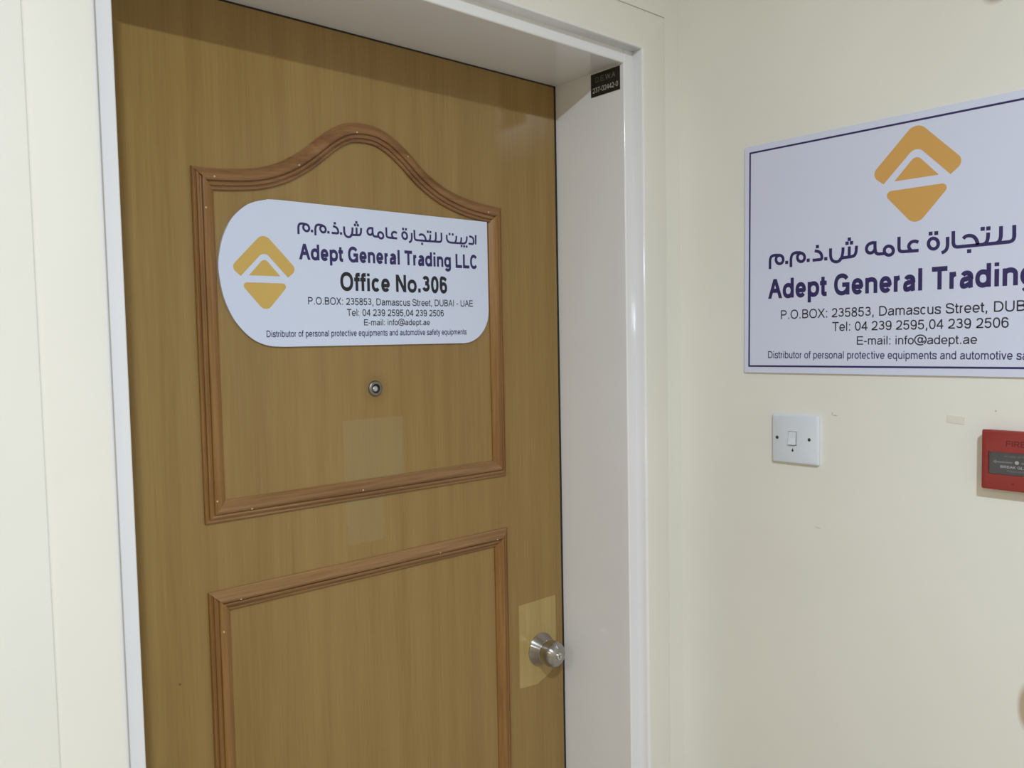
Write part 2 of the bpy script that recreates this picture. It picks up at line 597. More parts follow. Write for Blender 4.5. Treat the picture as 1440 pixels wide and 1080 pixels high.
lathe(bm, [(0.0068, 0.0522), (0.0068, 0.0548), (0.0058, 0.0556), (0.0042, 0.0556), (0.0040, 0.0545), (0, 0.0545)], kf, 32)
auto_smooth(obj('lock_cylinder', bm, M_steel2, rose), 40)
bm = bmesh.new()
box(bm, KX - 0.0006, KX + 0.0006, YD - 0.0552, YD - 0.0544, Z0 + KZ - 0.003, Z0 + KZ + 0.003)
obj('key_slot', bm, M_black, rose)

# door viewer
PX, PZ = 0.7190, -0.0790
pf = lambda a, b, h: Vector((PX + a, YD - h, Z0 + PZ + b))
bm = bmesh.new()
lathe(bm, [(0.0132, 0), (0.0132, 0.0012), (0.0120, 0.0028), (0.0092, 0.0036), (0.0078, 0.0034), (0.0074, 0.0012), (0.0066, 0.0004)], pf, 48)
pe = auto_smooth(obj('door_viewer', bm, mat('aged brass grey', (0.25, 0.23, 0.21), 0.42, 1.0), door), 40)
bm = bmesh.new()
lathe(bm, [(0.0074, 0.0006), (0.0073, 0.0012), (0.0056, 0.0014), (0.0054, 0.0010), (0, 0.0008)], pf, 32)
obj('dark_ring', bm, M_black, pe, True)
bm = bmesh.new()
lathe(bm, [(0.0054, 0.0012), (0.0050, 0.0024), (0.0035, 0.0034), (0.0018, 0.0039), (0, 0.0040)],
      lambda a, b, h: Vector((PX - 0.0008 + a, YD - h, Z0 + PZ - 0.0003 + b)), 32)
obj('lens', bm, mat('silvery lens', (0.55, 0.58, 0.62), 0.12, 0.9), pe, True)


# ---------------------------------------------------------------- lettering (monoline skeleton alphabet)
def arc(cx, cy, rx, ry, a0, a1, n=14, e=0.90):
    out = []
    for k in range(n + 1):
        t = math.radians(a0 + (a1 - a0) * k / n)
        c, s = math.cos(t), math.sin(t)
        out.append((cx + rx * math.copysign(abs(c) ** e, c), cy + ry * math.copysign(abs(s) ** e, s)))
    return out


def cat(pts, n=7, closed=False):
    out = []
    m = len(pts)
    rng = range(m) if closed else range(m - 1)
    for i in rng:
        p1, p2 = pts[i % m], pts[(i + 1) % m]
        p0 = pts[(i - 1) % m] if (closed or i > 0) else (2 * p1[0] - p2[0], 2 * p1[1] - p2[1])
        p3 = pts[(i + 2) % m] if (closed or i + 2 < m) else (2 * p2[0] - p1[0], 2 * p2[1] - p1[1])
        for k in range(n):
            t = k / n
            out.append(tuple(0.5 * ((2 * p1[a]) + (-p0[a] + p2[a]) * t + (2 * p0[a] - 5 * p1[a] + 4 * p2[a] - p3[a]) * t * t
                                    + (-p0[a] + 3 * p1[a] - 3 * p2[a] + p3[a]) * t ** 3) for a in (0, 1)))
    if not closed:
        out.append(tuple(pts[-1]))
    return out


def glyph(c, w, bold):
    """-> advance, strokes; stroke = ('p', pts) open, ('c', pts) closed, ('h', p, q) slanted bar with level ends"""
    h = w / 2
    hb = h * (0.90 if bold else 0.94)
    X, Cp = 523.0, 718.0
    P = lambda *pts: ('p', list(pts))
    adv_r = dict(A=667, B=667, C=722, D=722, E=667, F=611, G=778, I=278, L=556, N=722, O=778, P=667, R=722, S=667, T=611, U=722, X=667, W=944, K=667, M=833, H=722,
                 a=556, b=556, c=500, d=556, e=556, f=278, g=556, i=222, l=222, m=833, n=556, o=556, p=556, q=556, r=333, s=500, t=278, u=556, v=500, y=500)
    adv_b = dict(adv_r, A=722, B=722, b=611, d=611, p=611, t=333, n=611, r=389, i=278, l=278, g=611, L=611, f=333, c=556, o=611, F=611, E=667, q=611, u=611)
    tab = adv_b if bold else adv_r
    if c == ' ':
        return 278, []
    if c in '.,':
        a = 278
        st = [('p', [(139, 0), (139, 2 * h * 1.15)])]
        if c == ',':
            st = [('p', [(139, 2 * h * 1.15), (139, 0), (110, -110)])]
        return a, st
    if c == ':':
        return 278, [P((139, 0), (139, 2 * h * 1.15)), P((139, X - 2 * h * 1.15), (139, X))]
    if c == '-':
        return 333, [P((45, 270), (288, 270))]
    if c == '@':
        return 1015, [('p', arc(507, 350, 460, 400, -52, 300, 40, 1.0)),
                      ('c', arc(480, 345, 165, 190, 0, 360, 24)), ('p', cat([(690, 545), (640, 230), (650, 175), (700, 165), (790, 210), (850, 300)]))]
    if c.isdigit():
        a, L, R = 556, 38, 518
        m = 278
        if c == '0':
            return a, [('c', arc(m, 355, (R - L) / 2 - h, 362 - hb, 0, 360, 32))]
        if c == '2':
            return a, [('p', arc(m - 4, 500, 228 - h, 210 - hb, 170, -20, 16) + cat([(m + 190 - h, 380), (m + 60, 240), (L + 70, 110), (L + h, hb)])[1:]), P((L, hb), (R - 8, hb))]
        if c == '3':
            return a, [('p', arc(m - 8, 530, 200 - h + 10, 180 - hb, 160, -90, 16) + [(m - 50, 530 - 180 + hb)]),
                       ('p', [(m - 50, 385)] + arc(m - 6, 385 - (198 - hb) * 1.0, 232 - h, 198 - hb, 90, -165, 18))]
        if c == '4':
            return a, [P((390, 0), (390, 703)), P((L - 10, 205), (R + 5, 205)), P((385, 670), (L + 25, 215))]
        if c == '5':
            return a, [P((110, 703 - hb), (480, 703 - hb)), P((140, 703 - hb), (95, 345)), ('p', [(95, 345)] + arc(m - 8, 228, 236 - h, 236 - hb, 140, -165, 22))]
        if c in '69':
            st = [('c', arc(m + 4, 232, 232 - h, 242 - hb, 0, 360, 28)),
                  ('p', cat([(R - 25 - h * .5, 560), (m + 90, 690 - hb), (m + 10, 712 - hb), (L + 110, 640), (L + h + 4, 450), (L + h, 320), (L + h + 6, 200)]))]
            if c == '9':
                st = [(k, [(556 - x, 703 - y) for x, y in pts]) for k, pts in st]
            return a, st
        if c == '7':
            return a, [P((L, 703 - hb), (R, 703 - hb)), ('p', cat([(R - h, 690 - hb), (330, 400), (190, 0)]))]
        if c == '8':
            return a, [('c', arc(m, 540, 200 - h + 8, 176 - hb, 0, 360, 24)), ('c', arc(m, 192, 236 - h, 206 - hb, 0, 360, 28))]
    a = tab[c]
    b = 58 if bold else 66
    L, R = b, a - b
    ro = 30 if bold else 35
    cx = a / 2
    rx = cx - ro - h
    if c == 'A':
        return a, [('h', (12 + h, 0), (cx, Cp)), ('h', (a - 12 - h, 0), (cx, Cp)), P((cx - 190, 215 + hb), (cx + 190, 215 + hb))]
    if c == 'B':
        return a, [P((L + h, 0), (L + h, Cp)), ('p', [(L + h, Cp - hb), (cx, Cp - hb)] + arc(cx, 530, R - 30 - h - cx + 20, 188 - hb, 90, -90, 12) + [(L + h, 342 + hb)]),
                   ('p', [(L + h, 385 - hb + 14), (cx + 10, 385 - hb + 14)] + arc(cx + 10, 200 + 6, R - h - cx + 5, 200 - hb, 90, -90, 12) + [(L + h, hb)])]
    if c == 'C':
        return a, [('p', arc(cx, 359, cx - 44 - h, 372 - hb, 38, 322, 32))]
    if c == 'D':
        return a, [P((L + h, 0), (L + h, Cp)), ('p', [(L + h, Cp - hb), (cx - 40, Cp - hb)] + arc(cx - 40, 359, a - 44 - h - cx + 40, 359 - hb, 90, -90, 20) + [(L + h, hb)])]
    if c == 'E':
        return a, [P((L + h, 0), (L + h, Cp)), P((L, hb), (R + 25, hb)), P((L, Cp - hb), (R + 20, Cp - hb)), P((L, 370), (R, 370))]
    if c == 'F':
        return a, [P((L + h, 0), (L + h, Cp)), P((L, Cp - hb), (R + 40, Cp - hb)), P((L, 360), (R + 5, 360))]
    if c == 'G':
        return a, [('p', arc(cx - 5, 359, cx - 44 - h, 372 - hb, 36, 330, 32)), P((a - 60 - h, 0), (a - 60 - h, 380)), P((cx + 10, 345), (a - 60, 345))]
    if c == 'I':
        return a, [P((cx, 0), (cx, Cp))]
    if c == 'L':
        return a, [P((L + h, 0), (L + h, Cp)), P((L, hb), (R + 35, hb))]
    if c == 'N':
        return a, [P((L + h, 0), (L + h, Cp)), P((R - h, 0), (R - h, Cp)), ('h', (R - h, 0), (L + h, Cp))]
    if c == 'M':
        return a, [P((L + h, 0), (L + h, Cp)), P((R - h, 0), (R - h, Cp)), ('h', (cx, 0), (L + h, Cp)), ('h', (cx, 0), (R - h, Cp))]
    if c == 'O':
        return a, [('c', arc(cx, 359, cx - 40 - h, 372 - hb, 0, 360, 36))]
    if c in 'PR':
        st = [P((L + h, 0), (L + h, Cp)), ('p', [(L + h, Cp - hb), (cx, Cp - hb)] + arc(cx, 505, R + 10 - h - cx, 213 - hb, 90, -90, 14) + [(L + h, 292 + hb)])]
        if c == 'R':
            st.append(('h', (R + 10 - h, 0), (cx + 40, 330)))
        return a, st
    if c == 'S':
        return a, [('p', cat([(R - 25, 500), (R - 80, 610), (cx, Cp + 8 - hb), (L + 60, 630), (L + h - 10, 530), (L + 70, 430), (cx, 375), (R - 50, 300),
                              (R - h + 20, 195), (R - 50, 85), (cx, hb - 10), (L + 60, 80), (L + h - 30, 225)]))]
    if c == 'T':
        return a, [P((20, Cp - hb), (a - 20, Cp - hb)), P((cx, 0), (cx, Cp))]
    if c == 'U':
        return a, [('p', [(L + h, Cp), (L + h, 250)] + arc(cx, 245, R - h - cx, 258 - hb, 180, 360, 20) + [(R - h, Cp)])]
    if c == 'X':
        return a, [('h', (20 + h, 0), (a - 30 - h, Cp)), ('h', (a - 20 - h, 0), (30 + h, Cp))]
    if c == 'K':
        return a, [P((L + h, 0), (L + h, Cp)), ('h', (a - 20 - h, 0), (L + 150, 420)), ('h', (L + h, 250), (a - 40 - h, Cp))]
    if c == 'W':
        return a, [('h', (230, 0), (20 + h, Cp)), ('h', (230, 0), (cx, Cp)), ('h', (a - 230, 0), (cx, Cp)), ('h', (a - 230, 0), (a - 20 - h, Cp))]
    if c == 'H':
        return a, [P((L + h, 0), (L + h, Cp)), P((R - h, 0), (R - h, Cp)), P((L, 370), (R, 370))]
    # lower case
    if c == 'a':
        xr = a - 62 - h
        return a, [('p', [(xr + 12, 0), (xr, 60), (xr, 350)] + arc((xr + 60 + h) / 2 + 6, 350, (xr - 60 - h) / 2 + 6, 181 - hb, 0, 160, 14)),
                   ('p', cat([(xr, 320), (300, 290), (120 + h * .4, 250), (38 + h, 150), (110 + h * .3, 30 + hb * .6), (215, -8 + hb), (330, 30 + hb), (xr, 160)]))]
    if c in 'bp':
        st = [('c', arc(cx + 16, X / 2, cx - ro - h - 6, X / 2 + 11 - hb, 0, 360, 28))]
        st.append(P((L - 6 + h, 0 if c == 'b' else -207), (L - 6 + h, Cp if c == 'b' else X)))
        return a, st
    if c in 'dqg':
        st = [('c', arc(cx - 16, X / 2, cx - ro - h - 6, X / 2 + 11 - hb, 0, 360, 28))]
        x = R + 6 - h
        if c == 'd':
            st.append(P((x, 0), (x, Cp)))
        elif c == 'q':
            st.append(P((x, -207), (x, X)))
        else:
            st.append(('p', [(x, X), (x, -30)] + arc((x + 55 + h) / 2, -30, (x - 55 - h) / 2, 188 - hb, 0, -160, 14)))
        return a, st
    if c == 'c':
        return a, [('p', arc(cx + 6, X / 2, cx - 32 - h, X / 2 + 11 - hb, 42, 318, 26))]
    if c == 'e':
        return a, [('p', [(a - 40 - h, X / 2 - 20)] + arc(cx, X / 2, cx - ro - h, X / 2 + 11 - hb, 0, 322, 30)), P((ro + h, X / 2 - 14), (a - ro - h * .6, X / 2 - 14))]
    if c == 'o':
        return a, [('c', arc(cx, X / 2, cx - ro + 2 - h, X / 2 + 11 - hb, 0, 360, 28))]
    if c == 'f':
        s = cx - 10
        return a, [('p', [(s, 0), (s, 600)] + arc(s + 80, 600, 80, 118 - hb, 180, 90, 8) + [(a - 2, 718 - hb)]), P((14, X - hb), (a - 12, X - hb))]
    if c == 't':
        s = cx - 16
        return a, [('p', [(s, 670), (s, 110)] + arc(s + 80, 110, 80, 114 - hb, 180, 270, 8) + [(a - 16, hb - 2)]), P((14, X - hb), (a - 14, X - hb))]
    if c == 'i':
        return a, [P((cx, 0), (cx, X)), P((cx, Cp - (110 if bold else 85)), (cx, Cp))]
    if c == 'l':
        return a, [P((cx, 0), (cx, Cp))]
    if c in 'nr':
        if c == 'r':
            x = L - 4 + h
            return a, [P((x, 0), (x, X)), ('p', [(x, 300)] + arc(x + 190, 300, 190, 232 - hb, 180, 98, 10))]
        x0, x1 = L - 4 + h, R + 4 - h
        m = (x0 + x1) / 2
        return a, [P((x0, 0), (x0, X)), ('p', [(x0, 330)] + arc(m, 330, m - x0, 204 - hb, 180, 0, 16) + [(x1, 0)])]
    if c == 'u':
        x0, x1 = L - 4 + h, R + 4 - h
        m = (x0 + x1) / 2
        return a, [P((x1, 0), (x1, X)), ('p', [(x0, X)] + arc(m, 193, m - x0, 204 - hb, 180, 360, 16))]
    if c == 'm':
        x0, x2 = L - 4 + h, R + 4 - h
        x1 = (x0 + x2) / 2
        st = [P((x0, 0), (x0, X))]
        for p, q in ((x0, x1), (x1, x2)):
            st.append(('p', [(p, 340)] + arc((p + q) / 2, 340, (q - p) / 2, 194 - hb, 180, 0, 14) + [(q, 0)]))
        return a, st
    if c == 's':
        return a, [('p', cat([(a - 62, 370), (a - 105, 470), (cx, X + 9 - hb), (110, 455), (52 + h, 385), (120, 305), (cx, 268), (a - 100, 215),
                              (a - 40 - h, 140), (a - 95, 50), (cx, hb - 9), (95, 60), (38 + h * .5, 165)]))]
    if c == 'v':
        return a, [('h', (cx, 0), (18 + h, X)), ('h', (cx, 0), (a - 18 - h, X))]
    if c == 'y':
        return a, [('h', (cx, 20), (18 + h, X)), ('h', (cx - 12, -60), (a - 18 - h, X)), ('p', cat([(cx + 4, 0), (cx - 50, -130), (cx - 110, -165), (cx - 190, -160)]))]
    raise ValueError(c)


def ribbon(bm, pts, closed, hw, f, hh):
    """flat ribbon of half-width hw along pts with mitred joints; f(u, v, height)"""
    q = [Vector(pts[0])]
    for p in pts[1:]:
        if (Vector(p) - q[-1]).length > 1e-9 * max(1, hw):
            q.append(Vector(p))
    if closed and (q[0] - q[-1]).length < hw * 0.05:
        q.pop()
    n = len(q)
    if n < 2:
        return
    rows = []
    for i in range(n):
        d1 = (q[i] - q[i - 1]) if (closed or i > 0) else None
        d2 = (q[(i + 1) % n] - q[i]) if (closed or i < n - 1) else None
        d1 = (d1 or d2).normalized()
        d2 = (d2 or d1).normalized()
        m = Vector((-d1.y - d2.y, d1.x + d2.x))
        m = m / max(m.length_squared / 2, 0.7) if m.length > 1e-6 else Vector((-d1.y, d1.x))
        rows.append((bm.verts.new(f(*(q[i] + m * hw), hh)), bm.verts.new(f(*(q[i] - m * hw), hh))))
    for i in range(n if closed else n - 1):
        a, b = rows[i], rows[(i + 1) % n]
        bm.faces.new((a[0], b[0], b[1], a[1]))


def text(name, s, x0, x1, z, cap, w, bold, m, f, parent, label=None, base=0.0002):
    """flat print: baseline z, from x0 to x1 along the reading direction; f(u, v, height) maps the sign plane"""
    total = 0
    gl = []
    for ch in s:
        a, st = glyph(ch, w, bold)
        gl.append((total, st))
        total += a
    l0 = 55 if s[0] not in 'A' else 12
    r0 = 55
    k = (x1 - x0) / (total - l0 - r0)
    ky = cap / 718.0
    bm = bmesh.new()
    for off, st in gl:
        for i, sx in enumerate(st):
            hh = base + 0.000012 * (i + 1)
            g = lambda u, v, h_, off=off: f(x0 + (u + off - l0) * k, z + v * ky, h_)
            if sx[0] == 'h':
                (ax, ay), (bx, by) = sx[1], sx[2]
                wd = (w / 2) * math.hypot(bx - ax, by - ay) / abs(by - ay)
                vs = [bm.verts.new(g(x, y, hh)) for x, y in ((ax - wd, ay), (ax + wd, ay), (bx + wd, by), (bx - wd, by))]
                bm.faces.new(vs)
            else:
                ribbon(bm, sx[1], sx[0] == 'c', w / 2, g, hh)
    o = obj(name, bm, m, parent, recalc=False)
    if label:
        o['label'] = label
    return o


# ---- Arabic line: skeleton strokes in plane units (0 = foot of the last letter, 1 = right edge of the middle word)
# 'p' open stroke, 'c' closed ring, 'd' dot
AR = [
    ('p', [(0.0, -0.0297), (0.0001, 0.0131), (0.0057, 0.027), (0.0203, 0.032), (0.0487, 0.0295)]),
    ('c', [(0.067, 0.0083), (0.0661, 0.0025), (0.0635, -0.0026), (0.0595, -0.0065), (0.0544, -0.0088), (0.0487, -0.0093), (0.043, -0.0079), (0.0379, -0.0048), (0.0338, -0.0002), (0.0312, 0.0054), (0.0303, 0.0114), (0.0312, 0.0173), (0.0338, 0.0225), (0.0379, 0.0264), (0.043, 0.0286), (0.0487, 0.0291), (0.0544, 0.0276), (0.0595, 0.0245), (0.0635, 0.0199), (0.0661, 0.0143)]),
    ('d', [(0.0842, -0.006)]),
    ('p', [(0.1051, -0.0289), (0.1051, 0.0108), (0.111, 0.028), (0.1259, 0.0341), (0.1536, 0.0316)]),
    ('c', [(0.1717, 0.009), (0.1708, 0.0033), (0.1683, -0.0017), (0.1645, -0.0055), (0.1596, -0.0078), (0.1541, -0.0082), (0.1487, -0.0069), (0.1438, -0.0038), (0.1399, 0.0007), (0.1373, 0.0062), (0.1365, 0.0121), (0.1373, 0.0178), (0.1399, 0.0229), (0.1438, 0.0267), (0.1487, 0.0289), (0.1541, 0.0293), (0.1595, 0.0279), (0.1644, 0.0248), (0.1683, 0.0203), (0.1708, 0.0149)]),
    ('d', [(0.1886, -0.005)]),
    ('d', [(0.2317, 0.0506)]),
    ('p', [(0.2193, 0.0333), (0.2331, 0.0303), (0.2442, 0.0246), (0.2515, 0.0132), (0.2534, -0.0066), (0.2092, -0.0067)]),
    ('d', [(0.2706, -0.0055)]),
    ('p', [(0.2922, 0.0372), (0.2922, 0.0054), (0.2959, -0.0102), (0.3057, -0.0199), (0.3191, -0.0236), (0.3324, -0.0201), (0.342, -0.0074), (0.3476, 0.0131), (0.3484, 0.036)]),
    ('p', [(0.3324, -0.0142), (0.3464, -0.0074), (0.3834, -0.0068), (0.3984, -0.004), (0.4052, 0.0099), (0.4072, 0.0374)]),
    ('p', [(0.3758, 0.0376), (0.3752, -0.0061)]),
    ('d', [(0.3757, 0.0679)]),
    ('d', [(0.3658, 0.0519)]),
    ('d', [(0.3853, 0.052)]),
    ('p', [(0.4856, 0.0485), (0.4856, 0.0428), (0.4699, 0.0431), (0.4553, 0.0368), (0.4483, 0.0211), (0.4534, 0.0063), (0.466, 0.0003), (0.4792, 0.0044), (0.4866, 0.0175)]),
    ('p', [(0.4856, 0.0452), (0.4858, 0.0168), (0.4891, 0.001), (0.4974, -0.0058), (0.5276, -0.0057)]),
    ('c', [(0.5613, 0.0024), (0.5604, -0.0032), (0.5578, -0.0081), (0.5538, -0.0118), (0.5487, -0.0139), (0.543, -0.0143), (0.5372, -0.0129), (0.532, -0.0098), (0.5279, -0.0054), (0.5252, 0.0001), (0.5242, 0.0059), (0.5251, 0.0115), (0.5277, 0.0164), (0.5318, 0.0201), (0.537, 0.0223), (0.5427, 0.0226), (0.5484, 0.0212), (0.5536, 0.0181), (0.5577, 0.0136), (0.5603, 0.0082)]),
    ('p', [(0.5835, 0.056), (0.5838, 0.0075), (0.5874, -0.0016), (0.5961, -0.0048), (0.6611, -0.006)]),
    ('p', [(0.66, 0.0269), (0.647, 0.0325), (0.6343, 0.0314), (0.6251, 0.0241), (0.6217, 0.0134), (0.6257, 0.0028), (0.6343, -0.0051)]),
    ('c', [(0.7354, 0.0135), (0.7346, 0.0072), (0.732, 0.0017), (0.728, -0.0025), (0.7228, -0.005), (0.7171, -0.0055), (0.7114, -0.0039), (0.7061, -0.0004), (0.702, 0.0046), (0.6992, 0.0107), (0.6983, 0.0172), (0.6991, 0.0236), (0.7017, 0.0291), (0.7058, 0.0333), (0.711, 0.0358), (0.7167, 0.0362), (0.7225, 0.0346), (0.7276, 0.0311), (0.7318, 0.0261), (0.7344, 0.02)]),
    ('d', [(0.7061, 0.0558)]),
    ('d', [(0.7273, 0.0555)]),
    ('p', [(0.7695, 0.0364), (0.7698, 0.0014), (0.7656, -0.0127), (0.7573, -0.0204), (0.7479, -0.0233)]),
    ('p', [(0.7901, 0.0562), (0.7906, 0.0088), (0.7943, -0.0018), (0.8033, -0.006), (0.8456, -0.006), (0.9075, -0.0054), (0.9865, -0.0045), (0.9969, 0.0002), (1.0006, 0.0131), (1.0, 0.0552)]),
    ('p', [(0.9562, 0.056), (0.9561, 0.016), (0.9516, 0.0012), (0.9427, -0.0045)]),
    ('p', [(0.9131, 0.0371), (0.912, 0.0126), (0.9068, -0.0002), (0.8973, -0.0047)]),
    ('d', [(0.8939, 0.0532)]),
    ('d', [(0.9135, 0.0528)]),
    ('p', [(0.8264, 0.0233), (0.8333, 0.0312), (0.8459, 0.0336), (0.8608, 0.0298), (0.8724, 0.0167), (0.8782, -0.0047)]),
    ('d', [(0.8476, -0.026)]),
    ('p', [(1.2838, 0.0598), (1.2821, -0.0032)]),
    ('p', [(1.2289, 0.0476), (1.2473, 0.0462), (1.2621, 0.0374), (1.2651, 0.0239), (1.2644, -0.0017), (1.2217, -0.001)]),
    ('p', [(1.0431, 0.0446), (1.0423, 0.0191), (1.0506, 0.0018), (1.0704, -0.0033), (1.186, -0.0026), (1.2012, 0.0061), (1.2075, 0.0234), (1.2089, 0.0456)]),
    ('p', [(1.1219, 0.0436), (1.1195, 0.0177), (1.1092, -0.0022)]),
    ('p', [(1.1625, 0.0367), (1.161, 0.014), (1.1532, -0.002)]),
    ('d', [(1.0664, 0.0513)]),
    ('d', [(1.0921, 0.0505)]),
    ('d', [(1.1625, -0.0202)]),
    ('d', [(1.1839, -0.0209)]),
    ('d', [(1.2054, -0.0215)]),
]
WALL_X0, WALL_SCALE = -0.77691, 0.37827      # on the wall board (m)
DOOR_SCALE, DOOR_BASE = 0.27188, 0.17246      # on the door sign (m)


def arabic(x0, scale, z, m, f, parent):
    bm = bmesh.new()
    hw = 0.0066 * scale
    for i, (kind, pts) in enumerate(AR):
        hh = 0.0002 + 0.000012 * (i % 5)
        p = [(x0 + u * scale, z + v * scale) for u, v in pts]
        if kind == 'd':
            (u, v), r = p[0], hw * 1.12
            bm.faces.new([bm.verts.new(f(u + a * r, v + b * r, hh)) for a, b in ((-1, -1), (1, -1), (1, 1), (-1, 1))])
        elif kind == 'c':
            ribbon(bm, p, True, hw, f, hh)
        else:
            q = p
            # round the turns a little
            if len(p) > 3:
                q = [p[0]]
                for k in range(1, len(p) - 1):
                    a, b, c = Vector(p[k - 1]), Vector(p[k]), Vector(p[k + 1])
                    d = min((b - a).length, (c - b).length) * 0.45
                    a2, c2 = b + (a - b).normalized() * d, b + (c - b).normalized() * d
                    for t in (0, .33, .67, 1):
                        s = a2 * (1 - t) ** 2 + b * 2 * t * (1 - t) + c2 * t * t
                        q.append((s.x, s.y))
                q.append(p[-1])
            ribbon(bm, q, False, hw, f, hh)
    return obj('arabic_lettering', bm, m, parent, recalc=False)


def logo(cx, top, height, m, f, parent):
    """two-part diamond emblem"""
    k = height / 0.1423
    P = lambda pts: [(cx + u * k, top + (v - 0.3071) * k) for u, v in pts]
    chev = fillet([(0, 0.3150), (-0.0690, 0.2440), (-0.0490, 0.2278), (0, 0.2785), (0.0490, 0.2278), (0.0690, 0.2440)],
                  [0.017, 0.0125, 0.0, 0.013, 0.0, 0.0125], 8)
    tri = fillet([(0, 0.2650), (-0.0325, 0.2298), (0.0325, 0.2298)], [0.009, 0.0, 0.0], 8)
    low = fillet([(-0.0520, 0.2160), (0, 0.1570), (0.0520, 0.2160)], [0.0068, 0.0150, 0.0068], 8)
    for name, pts, z in (('emblem_chevron', chev, 1), ('emblem_triangle', tri, 1), ('emblem_point', low, 1)):
        bm = bmesh.new()
        vs = [bm.verts.new(f(u, v, 0.0002)) for u, v in P(pts)]
        fc = bm.faces.new(vs)
        bmesh.ops.triangulate(bm, faces=[fc])
        obj(name, bm, m, parent, recalc=False)


# ---- sign on the door
TH = 0.0040
sf = lambda u, v, h: Vector((u, YD - 0.0002 - TH - h, Z0 + v))
out = []
L_ = [(0.9640, 0.2143), (0.5560, 0.2155), (0.5400, 0.2148), (0.5175, 0.2085), (0.5011, 0.1992), (0.4826, 0.1805), (0.4693, 0.1540), (0.4630, 0.1290),
      (0.4612, 0.1100), (0.4633, 0.0880), (0.4685, 0.0640), (0.4799, 0.0380), (0.4941, 0.0192), (0.5087, 0.0065), (0.5237, -0.0012), (0.5393, -0.0050), (0.5600, -0.0062)]
body = [L_[0]] + [L_[1]] + cat(L_[2:], 5)
br = [(0.905 + 0.0590 * math.cos(math.radians(t)), 0.0520 + 0.0590 * math.sin(math.radians(t))) for t in range(-90, 1, 9)]
outline = [(x, z) for x, z in body] + br
ds = empty('door_sign', (0.71, YD, Z0 - 0.006))
props(ds, 'cool white office name board with one rounded end, fixed on the wooden door', 'sign')
bm = bmesh.new()
prism(bm, outline, lambda u, v, h: Vector((u, YD - 0.0002 - h, Z0 + v)), 0, TH)
obj('panel', bm, M_panel, ds)
logo(0.5310, 0.1592, 0.1080, M_gold, sf, ds)
arabic(0.5879, DOOR_SCALE, DOOR_BASE, M_navy, lambda u, v, h: sf(u, v + 0.0020 * min(1, max(0, (0.86 - u) / 0.27)), h), ds)
text('company_lettering', 'Adept General Trading LLC', 0.5876, 0.9396, 0.1278, 0.0244, 158, True, M_navy, sf, ds)
text('office_number_lettering', 'Office No.306', 0.6580, 0.8692, 0.0818, 0.0290, 150, True, M_ink, sf, ds, 'black office number line')
text('address_lettering', 'P.O.BOX: 235853, Damascus Street, DUBAI - UAE', 0.6001, 0.9267, 0.0588, 0.0115, 98, False, M_ink, sf, ds)
text('telephone_lettering', 'Tel: 04 239 2595,04 239 2506', 0.6684, 0.8608, 0.0412, 0.0112, 98, False, M_ink, sf, ds)
text('email_lettering', 'E-mail: info@adept.ae', 0.6988, 0.8302, 0.0259, 0.0098, 98, False, M_ink, sf, ds)
text('trade_lettering', 'Distributor of personal protective equipments and automotive safety equipments', 0.5302, 0.9105, 0.0087, 0.0100, 108, False, M_navy, sf, ds)

# ---- sign on the right wall
ws = empty('wall_sign', (XB, 0.53, Z0 - 0.068))
props(ws, 'large rectangular cool white company board with navy border, on the right wall', 'sign')
wf = lambda u, v, h: Vector((XB - 0.0002 - TH - h, -u, Z0 + v))          # u grows to the reader's right
bm = bmesh.new()
prism(bm, fillet([(-0.8288, -0.0690), (-0.8260, 0.3285), (-0.2310, 0.3255), (-0.2310, -0.0672)], 0.002, 3),
      lambda u, v, h: Vector((XB - 0.0002 - h, -u, Z0 + v)), 0, TH)
obj('panel', bm, M_panel2, ws)
bm = bmesh.new()
ribbon(bm, [(-0.8190, -0.0575), (-0.8155, 0.3170), (-0.2415, 0.3125), (-0.2415, -0.0540)], True, 0.0015, wf, 0.0002)
for v in bm.verts:
    pass
obj('border_line', bm, M_navy, ws, recalc=False)
logo(-0.5315, 0.3061, 0.1418, M_gold2, wf, ws)
arabic(WALL_X0, WALL_SCALE, 0.1228, M_navy, wf, ws)
text('company_lettering', 'Adept General Trading LLC', -0.7805, -0.2845, 0.0602, 0.0336, 155, True, M_navy, wf, ws)
text('address_lettering', 'P.O.BOX: 235853, Damascus Street, DUBAI - UAE', -0.7562, -0.3060, 0.0243, 0.0150, 92, False, M_ink, wf, ws)
text('telephone_lettering', 'Tel: 04 239 2595,04 239 2506', -0.6625, -0.4040, 0.0018, 0.0147, 92, False, M_ink, wf, ws)
text('email_lettering', 'E-mail: info@adept.ae', -0.6218, -0.4446, -0.0208, 0.0134, 92, False, M_ink, wf, ws)
text('trade_lettering', 'Distributor of personal protective equipments and automotive safety equipments', -0.7810, -0.2790, -0.0432, 0.0122, 98, False, M_navy, wf, ws)

# ---- engraved utility label on the reveal
ul = empty('meter_label', (LX1, 1.04, Z0 + 0.45))
props(ul, 'small black engraved meter number label on the white door reveal, top corner', 'label')
uf = lambda u, v, h: Vector((LX1 - 0.0016 - h, -u, Z0 + v))
bm = bmesh.new()
prism(bm, [(-1.0750, 0.4500), (-1.0037, 0.4500), (-1.0037, 0.4918), (-1.0750, 0.4918)], lambda u, v, h: Vector((LX1 - h, -u, Z0 + v)), 0, 0.0015)
obj('plate', bm, M_label, ul)
text('name_lettering', 'D.E.W.A', -1.0630, -1.0145, 0.4748, 0.0098, 88, False, M_labelt2, uf, ul)
text('number_lettering', '237-02442-0', -1.0700, -1.0075, 0.4565, 0.0094, 92, False, M_labelt, uf, ul)

